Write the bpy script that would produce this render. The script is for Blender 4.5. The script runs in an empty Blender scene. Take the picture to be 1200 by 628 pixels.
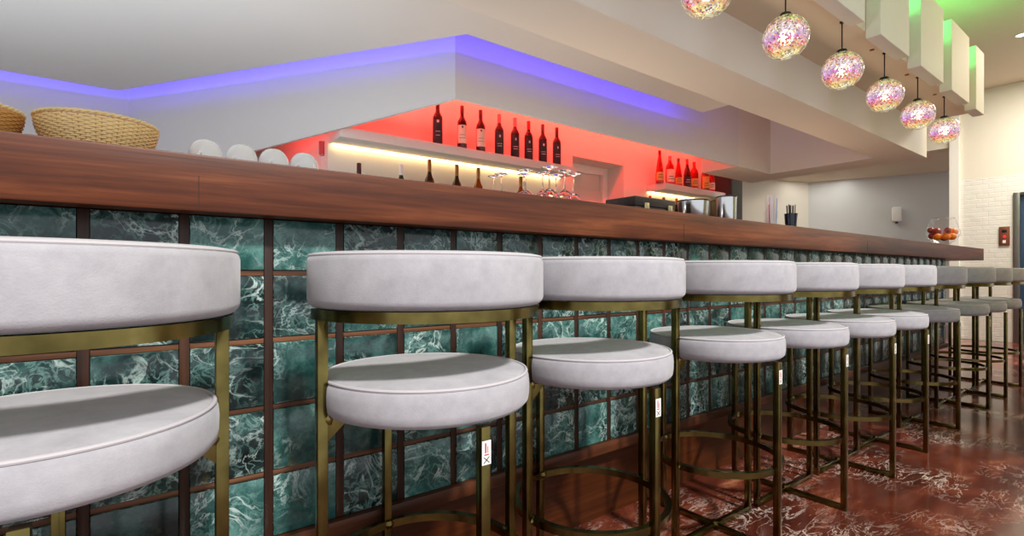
import bpy, bmesh, math, random
from mathutils import Vector, Matrix
random.seed(7)
PI = math.pi
C = bpy.context.scene.collection
sc = bpy.context.scene

# ------------------------------------------------------------------ materials
def lin(c):
    return tuple((v / 12.92 if v <= 0.04045 else ((v + 0.055) / 1.055) ** 2.4) for v in c)

def srgb(r, g, b):
    return (*lin((r / 255, g / 255, b / 255)), 1)

def new_mat(name):
    m = bpy.data.materials.new(name)
    m.use_nodes = True
    nt = m.node_tree
    return m, nt, nt.nodes['Principled BSDF']

def plain(name, col, rough=0.5, metal=0.0, emit=None, es=0.0, trans=0.0, bump=0.0, bscale=200, var=0.0):
    m, nt, b = new_mat(name)
    b.inputs['Base Color'].default_value = col
    b.inputs['Roughness'].default_value = rough
    b.inputs['Metallic'].default_value = metal
    b.inputs['Transmission Weight'].default_value = trans
    if emit:
        b.inputs['Emission Color'].default_value = emit
        b.inputs['Emission Strength'].default_value = es
    tc = nt.nodes.new('ShaderNodeTexCoord')
    if var:
        n = nt.nodes.new('ShaderNodeTexNoise'); n.inputs['Scale'].default_value = 3.0; n.inputs['Detail'].default_value = 6
        nt.links.new(tc.outputs['Object'], n.inputs['Vector'])
        mx = nt.nodes.new('ShaderNodeMix'); mx.data_type = 'RGBA'
        mx.inputs['A'].default_value = tuple(v * (1 - var) for v in col[:3]) + (1,)
        mx.inputs['B'].default_value = tuple(min(1, v * (1 + var)) for v in col[:3]) + (1,)
        nt.links.new(n.outputs['Fac'], mx.inputs['Factor'])
        nt.links.new(mx.outputs['Result'], b.inputs['Base Color'])
    if bump:
        n = nt.nodes.new('ShaderNodeTexNoise'); n.inputs['Scale'].default_value = bscale; n.inputs['Detail'].default_value = 3
        nt.links.new(tc.outputs['Object'], n.inputs['Vector'])
        bp = nt.nodes.new('ShaderNodeBump'); bp.inputs['Strength'].default_value = bump; bp.inputs['Distance'].default_value = 0.002
        nt.links.new(n.outputs['Fac'], bp.inputs['Height'])
        nt.links.new(bp.outputs['Normal'], b.inputs['Normal'])
    return m

def ramp(nt, stops):
    r = nt.nodes.new('ShaderNodeValToRGB')
    e = r.color_ramp.elements
    while len(e) < len(stops):
        e.new(0.5)
    for k, (p, c) in enumerate(stops):
        e[k].position = p; e[k].color = c
    return r

def mapping(nt, scale=(1, 1, 1), out='Object', rot=(0, 0, 0)):
    tc = nt.nodes.new('ShaderNodeTexCoord')
    mp = nt.nodes.new('ShaderNodeMapping')
    mp.inputs['Scale'].default_value = scale
    mp.inputs['Rotation'].default_value = rot
    nt.links.new(tc.outputs[out], mp.inputs['Vector'])
    return mp

def mix(nt, fac, a, b, blend='MIX'):
    mx = nt.nodes.new('ShaderNodeMix'); mx.data_type = 'RGBA'; mx.blend_type = blend
    for k, v in (('Factor', fac), ('A', a), ('B', b)):
        if hasattr(v, 'is_output') or isinstance(v, bpy.types.NodeSocket):
            nt.links.new(v, mx.inputs[k])
        else:
            mx.inputs[k].default_value = v
    return mx.outputs['Result']

def math_node(nt, op, a, b=None):
    n = nt.nodes.new('ShaderNodeMath'); n.operation = op
    for i, v in enumerate((a, b)):
        if v is None: continue
        if isinstance(v, bpy.types.NodeSocket): nt.links.new(v, n.inputs[i])
        else: n.inputs[i].default_value = v
    return n.outputs[0]

def velvet_material():
    m, nt, b = new_mat('grey velvet')
    mp = mapping(nt)
    n1 = nt.nodes.new('ShaderNodeTexNoise'); n1.inputs['Scale'].default_value = 16; n1.inputs['Detail'].default_value = 8; n1.inputs['Roughness'].default_value = 0.7
    nt.links.new(mp.outputs[0], n1.inputs['Vector'])
    r = ramp(nt, [(0.3, srgb(156, 153, 158)), (0.52, srgb(169, 166, 171)), (0.75, srgb(182, 179, 183))])
    nt.links.new(n1.outputs['Fac'], r.inputs[0])
    nt.links.new(r.outputs[0], b.inputs['Base Color'])
    b.inputs['Roughness'].default_value = 0.95
    b.inputs['Sheen Weight'].default_value = 0.25
    b.inputs['Specular IOR Level'].default_value = 0.15
    n2 = nt.nodes.new('ShaderNodeTexNoise'); n2.inputs['Scale'].default_value = 420; n2.inputs['Detail'].default_value = 2
    nt.links.new(mp.outputs[0], n2.inputs['Vector'])
    bp = nt.nodes.new('ShaderNodeBump'); bp.inputs['Strength'].default_value = 0.35; bp.inputs['Distance'].default_value = 0.001
    nt.links.new(n2.outputs['Fac'], bp.inputs['Height'])
    nt.links.new(bp.outputs['Normal'], b.inputs['Normal'])
    return m

def brass_material():
    m, nt, b = new_mat('aged brass')
    mp = mapping(nt)
    n = nt.nodes.new('ShaderNodeTexNoise'); n.inputs['Scale'].default_value = 14; n.inputs['Detail'].default_value = 7
    nt.links.new(mp.outputs[0], n.inputs['Vector'])
    r = ramp(nt, [(0.3, srgb(84, 74, 40)), (0.6, srgb(122, 108, 62)), (0.8, srgb(156, 140, 88))])
    nt.links.new(n.outputs['Fac'], r.inputs[0]); nt.links.new(r.outputs[0], b.inputs['Base Color'])
    b.inputs['Metallic'].default_value = 1.0
    b.inputs['Roughness'].default_value = 0.2
    return m

def wood_material(name, dark, mid, light, rough=0.4, axis=0):
    m, nt, b = new_mat(name)
    s = [9, 9, 9]; s[axis] = 0.7
    mp = mapping(nt, tuple(s))
    n = nt.nodes.new('ShaderNodeTexNoise'); n.inputs['Scale'].default_value = 2.2; n.inputs['Detail'].default_value = 9; n.inputs['Roughness'].default_value = 0.62; n.inputs['Distortion'].default_value = 0.6
    nt.links.new(mp.outputs[0], n.inputs['Vector'])
    r = ramp(nt, [(0.28, dark), (0.52, mid), (0.78, light)])
    nt.links.new(n.outputs['Fac'], r.inputs[0])
    s2 = [60, 60, 60]; s2[axis] = 1.6
    mp2 = mapping(nt, tuple(s2))
    n2 = nt.nodes.new('ShaderNodeTexNoise'); n2.inputs['Scale'].default_value = 2; n2.inputs['Detail'].default_value = 4
    nt.links.new(mp2.outputs[0], n2.inputs['Vector'])
    r2 = ramp(nt, [(0.34, (0.42, 0.42, 0.42, 1)), (0.6, (1, 1, 1, 1))])
    nt.links.new(n2.outputs['Fac'], r2.inputs[0])
    nt.links.new(mix(nt, 0.6, r.outputs[0], r2.outputs[0], 'MULTIPLY'), b.inputs['Base Color'])
    b.inputs['Roughness'].default_value = rough
    b.inputs['Specular IOR Level'].default_value = 0.3
    bp = nt.nodes.new('ShaderNodeBump'); bp.inputs['Strength'].default_value = 0.15; bp.inputs['Distance'].default_value = 0.002
    nt.links.new(n2.outputs['Fac'], bp.inputs['Height']); nt.links.new(bp.outputs['Normal'], b.inputs['Normal'])
    return m

def vein(nt, mp, scale, dist, width, detail=6):
    """thin lines where a noise crosses 0.5"""
    n = nt.nodes.new('ShaderNodeTexNoise'); n.inputs['Scale'].default_value = scale; n.inputs['Detail'].default_value = detail
    n.inputs['Roughness'].default_value = 0.6; n.inputs['Distortion'].default_value = dist
    nt.links.new(mp, n.inputs['Vector'])
    d = math_node(nt, 'ABSOLUTE', math_node(nt, 'SUBTRACT', n.outputs['Fac'], 0.5))
    r = ramp(nt, [(0.0, (1, 1, 1, 1)), (width, (0, 0, 0, 1))])
    nt.links.new(d, r.inputs[0])
    return r.outputs[0], n.outputs['Fac']

def green_marble():
    m, nt, b = new_mat('green marble')
    geo = nt.nodes.new('ShaderNodeNewGeometry')
    mp = mapping(nt)
    # shift the pattern for every tile
    off = nt.nodes.new('ShaderNodeVectorMath'); off.operation = 'SCALE'; off.inputs[0].default_value = (37, 11, 53)
    nt.links.new(geo.outputs['Random Per Island'], off.inputs['Scale'])
    add = nt.nodes.new('ShaderNodeVectorMath'); add.operation = 'ADD'
    nt.links.new(mp.outputs[0], add.inputs[0]); nt.links.new(off.outputs[0], add.inputs[1])
    v1, f1 = vein(nt, add.outputs[0], 12, 1.0, 0.026, 11)
    v2, f2 = vein(nt, add.outputs[0], 34, 0.8, 0.05, 7)
    nb = nt.nodes.new('ShaderNodeTexNoise'); nb.inputs['Scale'].default_value = 10; nb.inputs['Detail'].default_value = 9; nb.inputs['Roughness'].default_value = 0.72
    nt.links.new(add.outputs[0], nb.inputs['Vector'])
    base = ramp(nt, [(0.34, srgb(10, 18, 19)), (0.5, srgb(24, 44, 44)), (0.66, srgb(58, 92, 88))])
    nt.links.new(nb.outputs['Fac'], base.inputs[0])
    teal = ramp(nt, [(0.34, srgb(22, 54, 52)), (0.5, srgb(44, 90, 85)), (0.66, srgb(96, 142, 134))])
    nt.links.new(nb.outputs['Fac'], teal.inputs[0])
    wn = nt.nodes.new('ShaderNodeTexWhiteNoise'); wn.noise_dimensions = '1D'
    nt.links.new(math_node(nt, 'MULTIPLY', geo.outputs['Random Per Island'], 91.7), wn.inputs['W'])
    pick = ramp(nt, [(0.5, (0, 0, 0, 1)), (0.95, (1, 1, 1, 1))])
    nt.links.new(wn.outputs['Value'], pick.inputs[0])
    c = mix(nt, pick.outputs[0], base.outputs[0], teal.outputs[0])
    mask = ramp(nt, [(0.42, (0, 0, 0, 1)), (0.62, (1, 1, 1, 1))])
    nm = nt.nodes.new('ShaderNodeTexNoise'); nm.inputs['Scale'].default_value = 7; nm.inputs['Detail'].default_value = 4
    nt.links.new(add.outputs[0], nm.inputs['Vector']); nt.links.new(nm.outputs['Fac'], mask.inputs[0])
    k1 = math_node(nt, 'MULTIPLY', v1, mask.outputs[0])
    k2 = math_node(nt, 'MULTIPLY', math_node(nt, 'MULTIPLY', v2, mask.outputs[0]), 0.75)
    c = mix(nt, k2, c, srgb(120, 160, 152))
    c = mix(nt, k1, c, srgb(186, 204, 198))
    nt.links.new(c, b.inputs['Base Color'])
    b.inputs['Roughness'].default_value = 0.16
    return m

def red_marble():
    m, nt, b = new_mat('red marble floor')
    mp = mapping(nt, (1, 1, 1), rot=(0, 0, 0.5))
    nb = nt.nodes.new('ShaderNodeTexNoise'); nb.inputs['Scale'].default_value = 2.2; nb.inputs['Detail'].default_value = 10; nb.inputs['Roughness'].default_value = 0.62
    nb.inputs['Distortion'].default_value = 0.8
    mps = mapping(nt, (0.9, 2.2, 1), rot=(0, 0, 0.7))
    nt.links.new(mps.outputs[0], nb.inputs['Vector'])
    base = ramp(nt, [(0.3, srgb(52, 21, 15)), (0.5, srgb(84, 36, 25)), (0.60, srgb(112, 56, 38)), (0.70, srgb(172, 118, 84))])
    nt.links.new(nb.outputs['Fac'], base.inputs[0])
    v1, f1 = vein(nt, mps.outputs[0], 2.4, 1.6, 0.012, 9)
    v2, f2 = vein(nt, mps.outputs[0], 7.0, 1.0, 0.016, 7)
    nm = nt.nodes.new('ShaderNodeTexNoise'); nm.inputs['Scale'].default_value = 2.7; nm.inputs['Detail'].default_value = 6
    nt.links.new(mp.outputs[0], nm.inputs['Vector'])
    mask = ramp(nt, [(0.46, (0, 0, 0, 1)), (0.72, (1, 1, 1, 1))])
    nt.links.new(nm.outputs['Fac'], mask.inputs[0])
    k = math_node(nt, 'MAXIMUM', v1, math_node(nt, 'MULTIPLY', v2, 0.9))
    c = mix(nt, math_node(nt, 'MULTIPLY', k, mask.outputs[0]), base.outputs[0], srgb(226, 208, 194))
    nt.links.new(c, b.inputs['Base Color'])
    b.inputs['Roughness'].default_value = 0.14
    b.inputs['Specular IOR Level'].default_value = 0.5
    return m

def brick_paint():
    m, nt, b = new_mat('white painted brick')
    b.inputs['Base Color'].default_value = srgb(226, 224, 216)
    b.inputs['Roughness'].default_value = 0.6
    mp = mapping(nt)
    sep = nt.nodes.new('ShaderNodeSeparateXYZ'); nt.links.new(mp.outputs[0], sep.inputs[0])
    cmb = nt.nodes.new('ShaderNodeCombineXYZ'); nt.links.new(sep.outputs['Y'], cmb.inputs['X']); nt.links.new(sep.outputs['Z'], cmb.inputs['Y'])
    br = nt.nodes.new('ShaderNodeTexBrick'); br.inputs['Scale'].default_value = 4.2; br.inputs['Mortar Size'].default_value = 0.03
    br.inputs['Mortar Smooth'].default_value = 1.0
    nt.links.new(cmb.outputs[0], br.inputs['Vector'])
    n = nt.nodes.new('ShaderNodeTexNoise'); n.inputs['Scale'].default_value = 9; n.inputs['Detail'].default_value = 5
    nt.links.new(mp.outputs[0], n.inputs['Vector'])
    h = math_node(nt, 'SUBTRACT', math_node(nt, 'MULTIPLY', n.outputs['Fac'], 1.2), math_node(nt, 'MULTIPLY', br.outputs['Fac'], 0.35))
    bp = nt.nodes.new('ShaderNodeBump'); bp.inputs['Strength'].default_value = 0.5; bp.inputs['Distance'].default_value = 0.012
    nt.links.new(h, bp.inputs['Height']); nt.links.new(bp.outputs['Normal'], b.inputs['Normal'])
    return m

def clear_glass(name, tint=(1, 1, 1, 1), edge=(0.9, 0.95, 0.95, 1)):
    m = bpy.data.materials.new(name); m.use_nodes = True
    nt = m.node_tree; nt.nodes.clear()
    out = nt.nodes.new('ShaderNodeOutputMaterial')
    tr = nt.nodes.new('ShaderNodeBsdfTransparent'); tr.inputs[0].default_value = tint
    gl = nt.nodes.new('ShaderNodeBsdfGlossy'); gl.inputs['Roughness'].default_value = 0.03; gl.inputs[0].default_value = edge
    fr = nt.nodes.new('ShaderNodeFresnel'); fr.inputs['IOR'].default_value = 1.55
    geo = nt.nodes.new('ShaderNodeNewGeometry')
    f2 = math_node(nt, 'MULTIPLY', fr.outputs[0], math_node(nt, 'SUBTRACT', 1.0, geo.outputs['Backfacing']))
    mx = nt.nodes.new('ShaderNodeMixShader')
    nt.links.new(f2, mx.inputs[0]); nt.links.new(tr.outputs[0], mx.inputs[1]); nt.links.new(gl.outputs[0], mx.inputs[2])
    nt.links.new(mx.outputs[0], out.inputs[0])
    return m

def emitter(name, col, strength):
    m = bpy.data.materials.new(name); m.use_nodes = True
    nt = m.node_tree; nt.nodes.clear()
    out = nt.nodes.new('ShaderNodeOutputMaterial'); e = nt.nodes.new('ShaderNodeEmission')
    e.inputs[0].default_value = col; e.inputs[1].default_value = strength
    nt.links.new(e.outputs[0], out.inputs[0])
    return m

def mosaic_core():
    """lit mosaic inside a pendant globe: dots in rings of changing hue round the horizontal middle"""
    m = bpy.data.materials.new('pendant mosaic'); m.use_nodes = True
    nt = m.node_tree; nt.nodes.clear()
    out = nt.nodes.new('ShaderNodeOutputMaterial'); e = nt.nodes.new('ShaderNodeEmission')
    tc = nt.nodes.new('ShaderNodeTexCoord')
    vo = nt.nodes.new('ShaderNodeTexVoronoi'); vo.inputs['Scale'].default_value = 150
    nt.links.new(tc.outputs['Object'], vo.inputs['Vector'])
    sep = nt.nodes.new('ShaderNodeSeparateXYZ'); nt.links.new(tc.outputs['Object'], sep.inputs[0])
    oi = nt.nodes.new('ShaderNodeObjectInfo')
    cell = nt.nodes.new('ShaderNodeSeparateColor'); nt.links.new(vo.outputs['Color'], cell.inputs[0])
    # height plus a little random per dot picks the hue band
    h = math_node(nt, 'MULTIPLY', sep.outputs['Z'], 5.2)
    nn = nt.nodes.new('ShaderNodeTexNoise'); nn.inputs['Scale'].default_value = 7; nt.links.new(tc.outputs['Object'], nn.inputs['Vector'])
    h = math_node(nt, 'ADD', h, 0.5)
    h = math_node(nt, 'ADD', h, math_node(nt, 'MULTIPLY', math_node(nt, 'SUBTRACT', cell.outputs[0], 0.5), 0.13))
    h = math_node(nt, 'ADD', h, math_node(nt, 'MULTIPLY', math_node(nt, 'SUBTRACT', nn.outputs['Fac'], 0.5), 0.25))
    r = ramp(nt, [(0.06, srgb(240, 244, 226)), (0.16, srgb(236, 214, 96)), (0.25, srgb(232, 112, 76)), (0.33, srgb(222, 96, 150)), (0.45, srgb(206, 160, 240)),
                  (0.56, srgb(252, 244, 255)), (0.67, srgb(240, 150, 186)), (0.77, srgb(238, 178, 96)), (0.87, srgb(160, 212, 120)), (0.97, srgb(240, 244, 226))])
    nt.links.new(h, r.inputs[0])
    dark = ramp(nt, [(0.12, (0.16, 0.12, 0.14, 1)), (0.3, (1, 1, 1, 1))])
    nt.links.new(cell.outputs[1], dark.inputs[0])
    sp = ramp(nt, [(0.72, (1, 1, 1, 1)), (0.95, (2.2, 2.2, 2.2, 1))])
    nt.links.new(cell.outputs[2], sp.inputs[0])
    c = mix(nt, 1.0, r.outputs[0], dark.outputs[0], 'MULTIPLY')
    nt.links.new(mix(nt, 1.0, c, sp.outputs[0], 'MULTIPLY'), e.inputs[0])
    e.inputs[1].default_value = 0.72
    trn = nt.nodes.new('ShaderNodeBsdfTransparent')
    gap = ramp(nt, [(0.32, (1, 1, 1, 1)), (0.36, (0, 0, 0, 1))])
    nt.links.new(cell.outputs[2], gap.inputs[0])
    ms = nt.nodes.new('ShaderNodeMixShader')
    nt.links.new(gap.outputs[0], ms.inputs[0]); nt.links.new(e.outputs[0], ms.inputs[1]); nt.links.new(trn.outputs[0], ms.inputs[2])
    nt.links.new(ms.outputs[0], out.inputs[0])
    return m

def mosaic_shell():
    m = bpy.data.materials.new('pendant shell'); m.use_nodes = True
    nt = m.node_tree; nt.nodes.clear()
    out = nt.nodes.new('ShaderNodeOutputMaterial')
    tc = nt.nodes.new('ShaderNodeTexCoord')
    vo = nt.nodes.new('ShaderNodeTexVoronoi'); vo.inputs['Scale'].default_value = 140
    nt.links.new(tc.outputs['Object'], vo.inputs['Vector'])
    cell = nt.nodes.new('ShaderNodeSeparateColor'); nt.links.new(vo.outputs['Color'], cell.inputs[0])
    tr = nt.nodes.new('ShaderNodeBsdfTransparent')
    tl = nt.nodes.new('ShaderNodeBsdfTranslucent'); tl.inputs[0].default_value = srgb(245, 245, 228)
    gl = nt.nodes.new('ShaderNodeBsdfGlossy'); gl.inputs['Roughness'].default_value = 0.05
    dot = ramp(nt, [(0.50, (0, 0, 0, 1)), (0.54, (0.75, 0.75, 0.75, 1))])
    nt.links.new(cell.outputs[0], dot.inputs[0])
    m1 = nt.nodes.new('ShaderNodeMixShader')
    nt.links.new(dot.outputs[0], m1.inputs[0]); nt.links.new(tr.outputs[0], m1.inputs[1]); nt.links.new(tl.outputs[0], m1.inputs[2])
    fr = nt.nodes.new('ShaderNodeFresnel'); fr.inputs['IOR'].default_value = 1.5
    m2 = nt.nodes.new('ShaderNodeMixShader')
    geo = nt.nodes.new('ShaderNodeNewGeometry')
    nt.links.new(math_node(nt, 'MULTIPLY', fr.outputs[0], math_node(nt, 'SUBTRACT', 1.0, geo.outputs['Backfacing'])), m2.inputs[0]); nt.links.new(m1.outputs[0], m2.inputs[1]); nt.links.new(gl.outputs[0], m2.inputs[2])
    nt.links.new(m2.outputs[0], out.inputs[0])
    return m

M = {}
M['velvet'] = velvet_material()
M['piping'] = plain('velvet piping', srgb(186, 181, 184), 0.9)
M['brass'] = brass_material()
M['counter'] = wood_material('mahogany stained counter', srgb(62, 28, 15), srgb(100, 50, 26), srgb(140, 78, 42), 0.42, 0)
M['darkwood'] = wood_material('dark wooden strip', srgb(34, 22, 18), srgb(58, 36, 26), srgb(82, 52, 34), 0.4, 2)
M['railwood'] = wood_material('reddish wooden rail', srgb(48, 24, 14), srgb(82, 44, 24), srgb(112, 64, 34), 0.4, 0)
M['copper'] = wood_material('rusty copper brown strip', srgb(48, 30, 22), srgb(84, 52, 34), srgb(146, 98, 66), 0.45, 0)
M['kick'] = wood_material('brown kick board', srgb(58, 26, 10), srgb(72, 34, 13), srgb(84, 42, 17), 0.28, 0)
M['marble'] = green_marble()
M['floor'] = red_marble()
M['brick'] = brick_paint()
M['paint'] = plain('pale grey paint', srgb(214, 210, 206), 0.75, var=0.02)
M['beam'] = plain('warm white paint', srgb(222, 214, 204), 0.7, var=0.02)
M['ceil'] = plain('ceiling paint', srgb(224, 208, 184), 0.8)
M['cream'] = plain('cream wall paint', srgb(222, 216, 200), 0.7, var=0.02)
M['greywall'] = plain('light grey wall paint', srgb(208, 210, 208), 0.75)
M['white'] = plain('white gloss paint', srgb(238, 236, 230), 0.4)
M['porcelain'] = plain('white porcelain', srgb(240, 240, 240), 0.12)
M['wicker'] = plain('wicker cane', srgb(216, 164, 92), 0.55, var=0.25)
M['wicker_pale'] = plain('pale wicker cane', srgb(246, 212, 152), 0.5, var=0.18)
M['steel'] = plain('polished steel', srgb(205, 205, 205), 0.16, 1.0)
M['dark_steel'] = plain('dark steel rim', srgb(70, 66, 62), 0.3, 1.0)
M['darkgrey'] = plain('dark grey fabric', srgb(62, 60, 58), 0.8, bump=0.6, bscale=300)
M['black'] = plain('black metal', srgb(30, 28, 26), 0.4, 0.3)
M['casebox'] = wood_material('dark wooden case', srgb(48, 42, 40), srgb(66, 58, 54), srgb(84, 74, 68), 0.45, 0)
M['latch'] = plain('pale brass latch', srgb(216, 204, 160), 0.3, 0.6)
M['wine'] = plain('dark red wine glass', srgb(92, 12, 14), 0.06, trans=0.3)
M['redglass'] = plain('red liqueur glass', srgb(206, 24, 22), 0.06, trans=0.35)
M['amber'] = plain('amber liqueur glass', srgb(140, 74, 22), 0.06, trans=0.35)
M['green_glass'] = plain('dark green bottle glass', srgb(40, 62, 24), 0.07, trans=0.2)
M['brown_glass'] = plain('brown bottle glass', srgb(52, 36, 24), 0.07, trans=0.2)
M['cap_pink'] = plain('pink capsule', srgb(238, 120, 128), 0.4)
M['cap_red'] = plain('red capsule', srgb(226, 30, 34), 0.35)
M['cap_dark'] = plain('dark capsule', srgb(74, 14, 16), 0.35)
M['cap_gold'] = plain('gold brown capsule', srgb(150, 112, 66), 0.35, 0.4)
M['cap_white'] = plain('white capsule', srgb(222, 220, 222), 0.4)
M['paper_black'] = plain('black paper label', srgb(42, 36, 40), 0.6)
M['paper_cream'] = plain('cream paper label', srgb(226, 208, 190), 0.6)
M['paper_yellow'] = plain('yellow paper label', srgb(206, 172, 92), 0.6)
M['ink_pale'] = plain('pale ink', srgb(200, 196, 200), 0.5)
M['ink_dark'] = plain('dark ink', srgb(46, 36, 36), 0.5)
M['ink_red'] = plain('red ink', srgb(170, 50, 40), 0.5)
M['glass'] = clear_glass('clear glass')
g_m, g_nt, g_b = new_mat('crystal'); g_b.inputs['Transmission Weight'].default_value = 1.0; g_b.inputs['Roughness'].default_value = 0.0; g_b.inputs['IOR'].default_value = 1.46
M['crystal'] = g_m
M['straw_white'] = plain('translucent white straw', srgb(246, 242, 242), 0.4)
M['straw_orange'] = plain('orange straw', srgb(244, 150, 40), 0.4)
M['straw_yellow'] = plain('yellow straw', srgb(242, 196, 60), 0.4)
M['straw_blue'] = plain('pale blue straw', srgb(160, 184, 232), 0.4)
M['straw_red'] = plain('red straw', srgb(226, 70, 60), 0.4)
M['straw_black'] = plain('black straw', srgb(26, 26, 28), 0.4)
M['navy'] = plain('dark navy tumbler', srgb(28, 36, 56), 0.15)
M['orange'] = plain('orange peel', srgb(252, 140, 26), 0.45, bump=0.4, bscale=160, var=0.08)
M['plum'] = plain('dark red fruit skin', srgb(150, 40, 34), 0.3, var=0.3)
M['copper_plate'] = plain('copper brown plate', srgb(136, 80, 62), 0.35, 0.5)
M['door_metal'] = plain('brushed door metal', srgb(120, 118, 116), 0.35, 0.8)
M['door_blue'] = plain('blue grey door leaf', srgb(64, 88, 116), 0.25, 0.5)
M['warm_led'] = emitter('warm led strip', srgb(255, 212, 140), 9)
M['bulb'] = emitter('frosted bulb', srgb(255, 226, 178), 5)
M['downlight'] = emitter('downlight disc', srgb(255, 250, 240), 14)
M['red_lamp'] = plain('lit red button', srgb(230, 30, 40), 0.4, emit=srgb(255, 30, 40), es=1.0)
M['mosaic'] = mosaic_core()
M['shell'] = mosaic_shell()

# ------------------------------------------------------------------ mesh helpers
class MB:
    def __init__(s):
        s.bm = bmesh.new()
    def box(s, x0, x1, y0, y1, z0, z1, bev=0.0, rot=None, mi=0):
        """axis-aligned box; rot=(angle about z, centre) turns it"""
        co = [(x0, y0, z0), (x1, y0, z0), (x1, y1, z0), (x0, y1, z0), (x0, y0, z1), (x1, y0, z1), (x1, y1, z1), (x0, y1, z1)]
        if rot:
            a, c = rot; ca, sa = math.cos(a), math.sin(a)
            co = [(c[0] + (x - c[0]) * ca - (y - c[1]) * sa, c[1] + (x - c[0]) * sa + (y - c[1]) * ca, z) for x, y, z in co]
        v = [s.bm.verts.new(c) for c in co]
        fs = [s.bm.faces.new([v[i] for i in f]) for f in ((3, 2, 1, 0), (4, 5, 6, 7), (0, 1, 5, 4), (1, 2, 6, 5), (2, 3, 7, 6), (3, 0, 4, 7))]
        for f in fs: f.material_index = mi
        if bev:
            ed = list({e for f in fs for e in f.edges})
            r = bmesh.ops.bevel(s.bm, geom=ed, offset=bev, segments=2, profile=0.5, affect='EDGES')
            for f in r['faces']: f.material_index = mi
        return s
    def prism(s, pts, z0, z1, mi=0):
        """vertical prism over a plan polygon; z0 may be a list (one per point)"""
        zl = z0 if isinstance(z0, (list, tuple)) else [z0] * len(pts)
        zh = z1 if isinstance(z1, (list, tuple)) else [z1] * len(pts)
        a = [s.bm.verts.new((p[0], p[1], z)) for p, z in zip(pts, zl)]
        b = [s.bm.verts.new((p[0], p[1], z)) for p, z in zip(pts, zh)]
        n = len(pts)
        fs = [s.bm.faces.new(a[::-1]), s.bm.faces.new(b)]
        for i in range(n):
            j = (i + 1) % n
            fs.append(s.bm.faces.new((a[i], a[j], b[j], b[i])))
        for f in fs: f.material_index = mi
        return s
    def lathe(s, prof, n=48, c=(0, 0, 0), a0=0.0, a1=2 * PI, mi=0, mat=None):
        """prof: list of (r, z); closed round the z axis"""
        full = abs(a1 - a0 - 2 * PI) < 1e-6
        rings = []
        cnt = n if full else n + 1
        for i in range(cnt):
            a = a0 + (a1 - a0) * i / n
            ring = []
            for r, z in prof:
                p = Vector((r * math.cos(a), r * math.sin(a), z))
                if mat: p = mat @ p
                ring.append(s.bm.verts.new((p.x + c[0], p.y + c[1], p.z + c[2])))
            rings.append(ring)
        for i in range(n):
            A = rings[i]; B = rings[(i + 1) % cnt]
            for k in range(len(prof) - 1):
                f = s.bm.faces.new((A[k], B[k], B[k + 1], A[k + 1])); f.material_index = mi
        bmesh.ops.remove_doubles(s.bm, verts=[v for r in rings for v in r], dist=1e-6)
        return s
    def sweep(s, path, rad, k=8, closed=False, mi=0):
        """round tube along path; rad number or list"""
        P = [Vector(p) for p in path]; n = len(P)
        rr = rad if isinstance(rad, (list, tuple)) else [rad] * n
        rings = []
        prev = None
        for i in range(n):
            if closed: t = P[(i + 1) % n] - P[i - 1]
            else: t = P[min(i + 1, n - 1)] - P[max(i - 1, 0)]
            t.normalize()
            if prev is None:
                u = t.orthogonal().normalized()
            else:
                u = (prev - t * prev.dot(t)).normalized()
            prev = u; w = t.cross(u)
            rings.append([s.bm.verts.new(P[i] + rr[i] * (math.cos(2 * PI * q / k) * u + math.sin(2 * PI * q / k) * w)) for q in range(k)])
        m = n if closed else n - 1
        for i in range(m):
            A, B = rings[i], rings[(i + 1) % n]
            for q in range(k):
                f = s.bm.faces.new((A[q], A[(q + 1) % k], B[(q + 1) % k], B[q])); f.material_index = mi
        if not closed:
            for r, rev in ((rings[0], True), (rings[-1], False)):
                f = s.bm.faces.new(r[::-1] if rev else r); f.material_index = mi
        return s
    def loop_sweep(s, sections, closed=False, mi=0):
        """sections: lists of points, bridged in order; ends capped"""
        rings = [[s.bm.verts.new(p) for p in sec] for sec in sections]
        n = len(rings); k = len(rings[0])
        for i in range(n if closed else n - 1):
            A, B = rings[i], rings[(i + 1) % n]
            for q in range(k):
                f = s.bm.faces.new((A[q], A[(q + 1) % k], B[(q + 1) % k], B[q])); f.material_index = mi
        if not closed:
            s.bm.faces.new(rings[0][::-1]).material_index = mi
            s.bm.faces.new(rings[-1]).material_index = mi
        return s
    def build(s, name, mats, parent=None, smooth=True, angle=35):
        bmesh.ops.recalc_face_normals(s.bm, faces=s.bm.faces[:])
        me = bpy.data.meshes.new(name)
        s.bm.to_mesh(me); s.bm.free()
        for m in (mats if isinstance(mats, (list, tuple)) else [mats]):
            me.materials.append(m)
        if smooth:
            me.polygons.foreach_set('use_smooth', [True] * len(me.polygons))
            me.set_sharp_from_angle(angle=math.radians(angle))
        o = bpy.data.objects.new(name, me)
        C.objects.link(o)
        if parent: o.parent = parent
        return o

def thing(name, label, cat, loc=(0, 0, 0), rz=0, group=None):
    o = bpy.data.objects.new(name, None)
    o.empty_display_size = 0.1
    C.objects.link(o)
    o.location = loc; o.rotation_euler = (0, 0, rz)
    return tag(o, label, cat, group)

def tag(o, label, cat, group=None):
    o['label'] = label; o['category'] = cat
    if group: o['group'] = group
    return o

def struct(o):
    o['kind'] = 'structure'
    return o

def copy_tree(o, parent=None):
    c = o.copy(); C.objects.link(c)
    if parent: c.parent = parent
    for ch in list(o.children): copy_tree(ch, c)
    return c

def boxo(name, x0, x1, y0, y1, z0, z1, mat, bev=0.0):
    return struct(MB().box(x0, x1, y0, y1, z0, z1, bev).build(name, mat))

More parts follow.
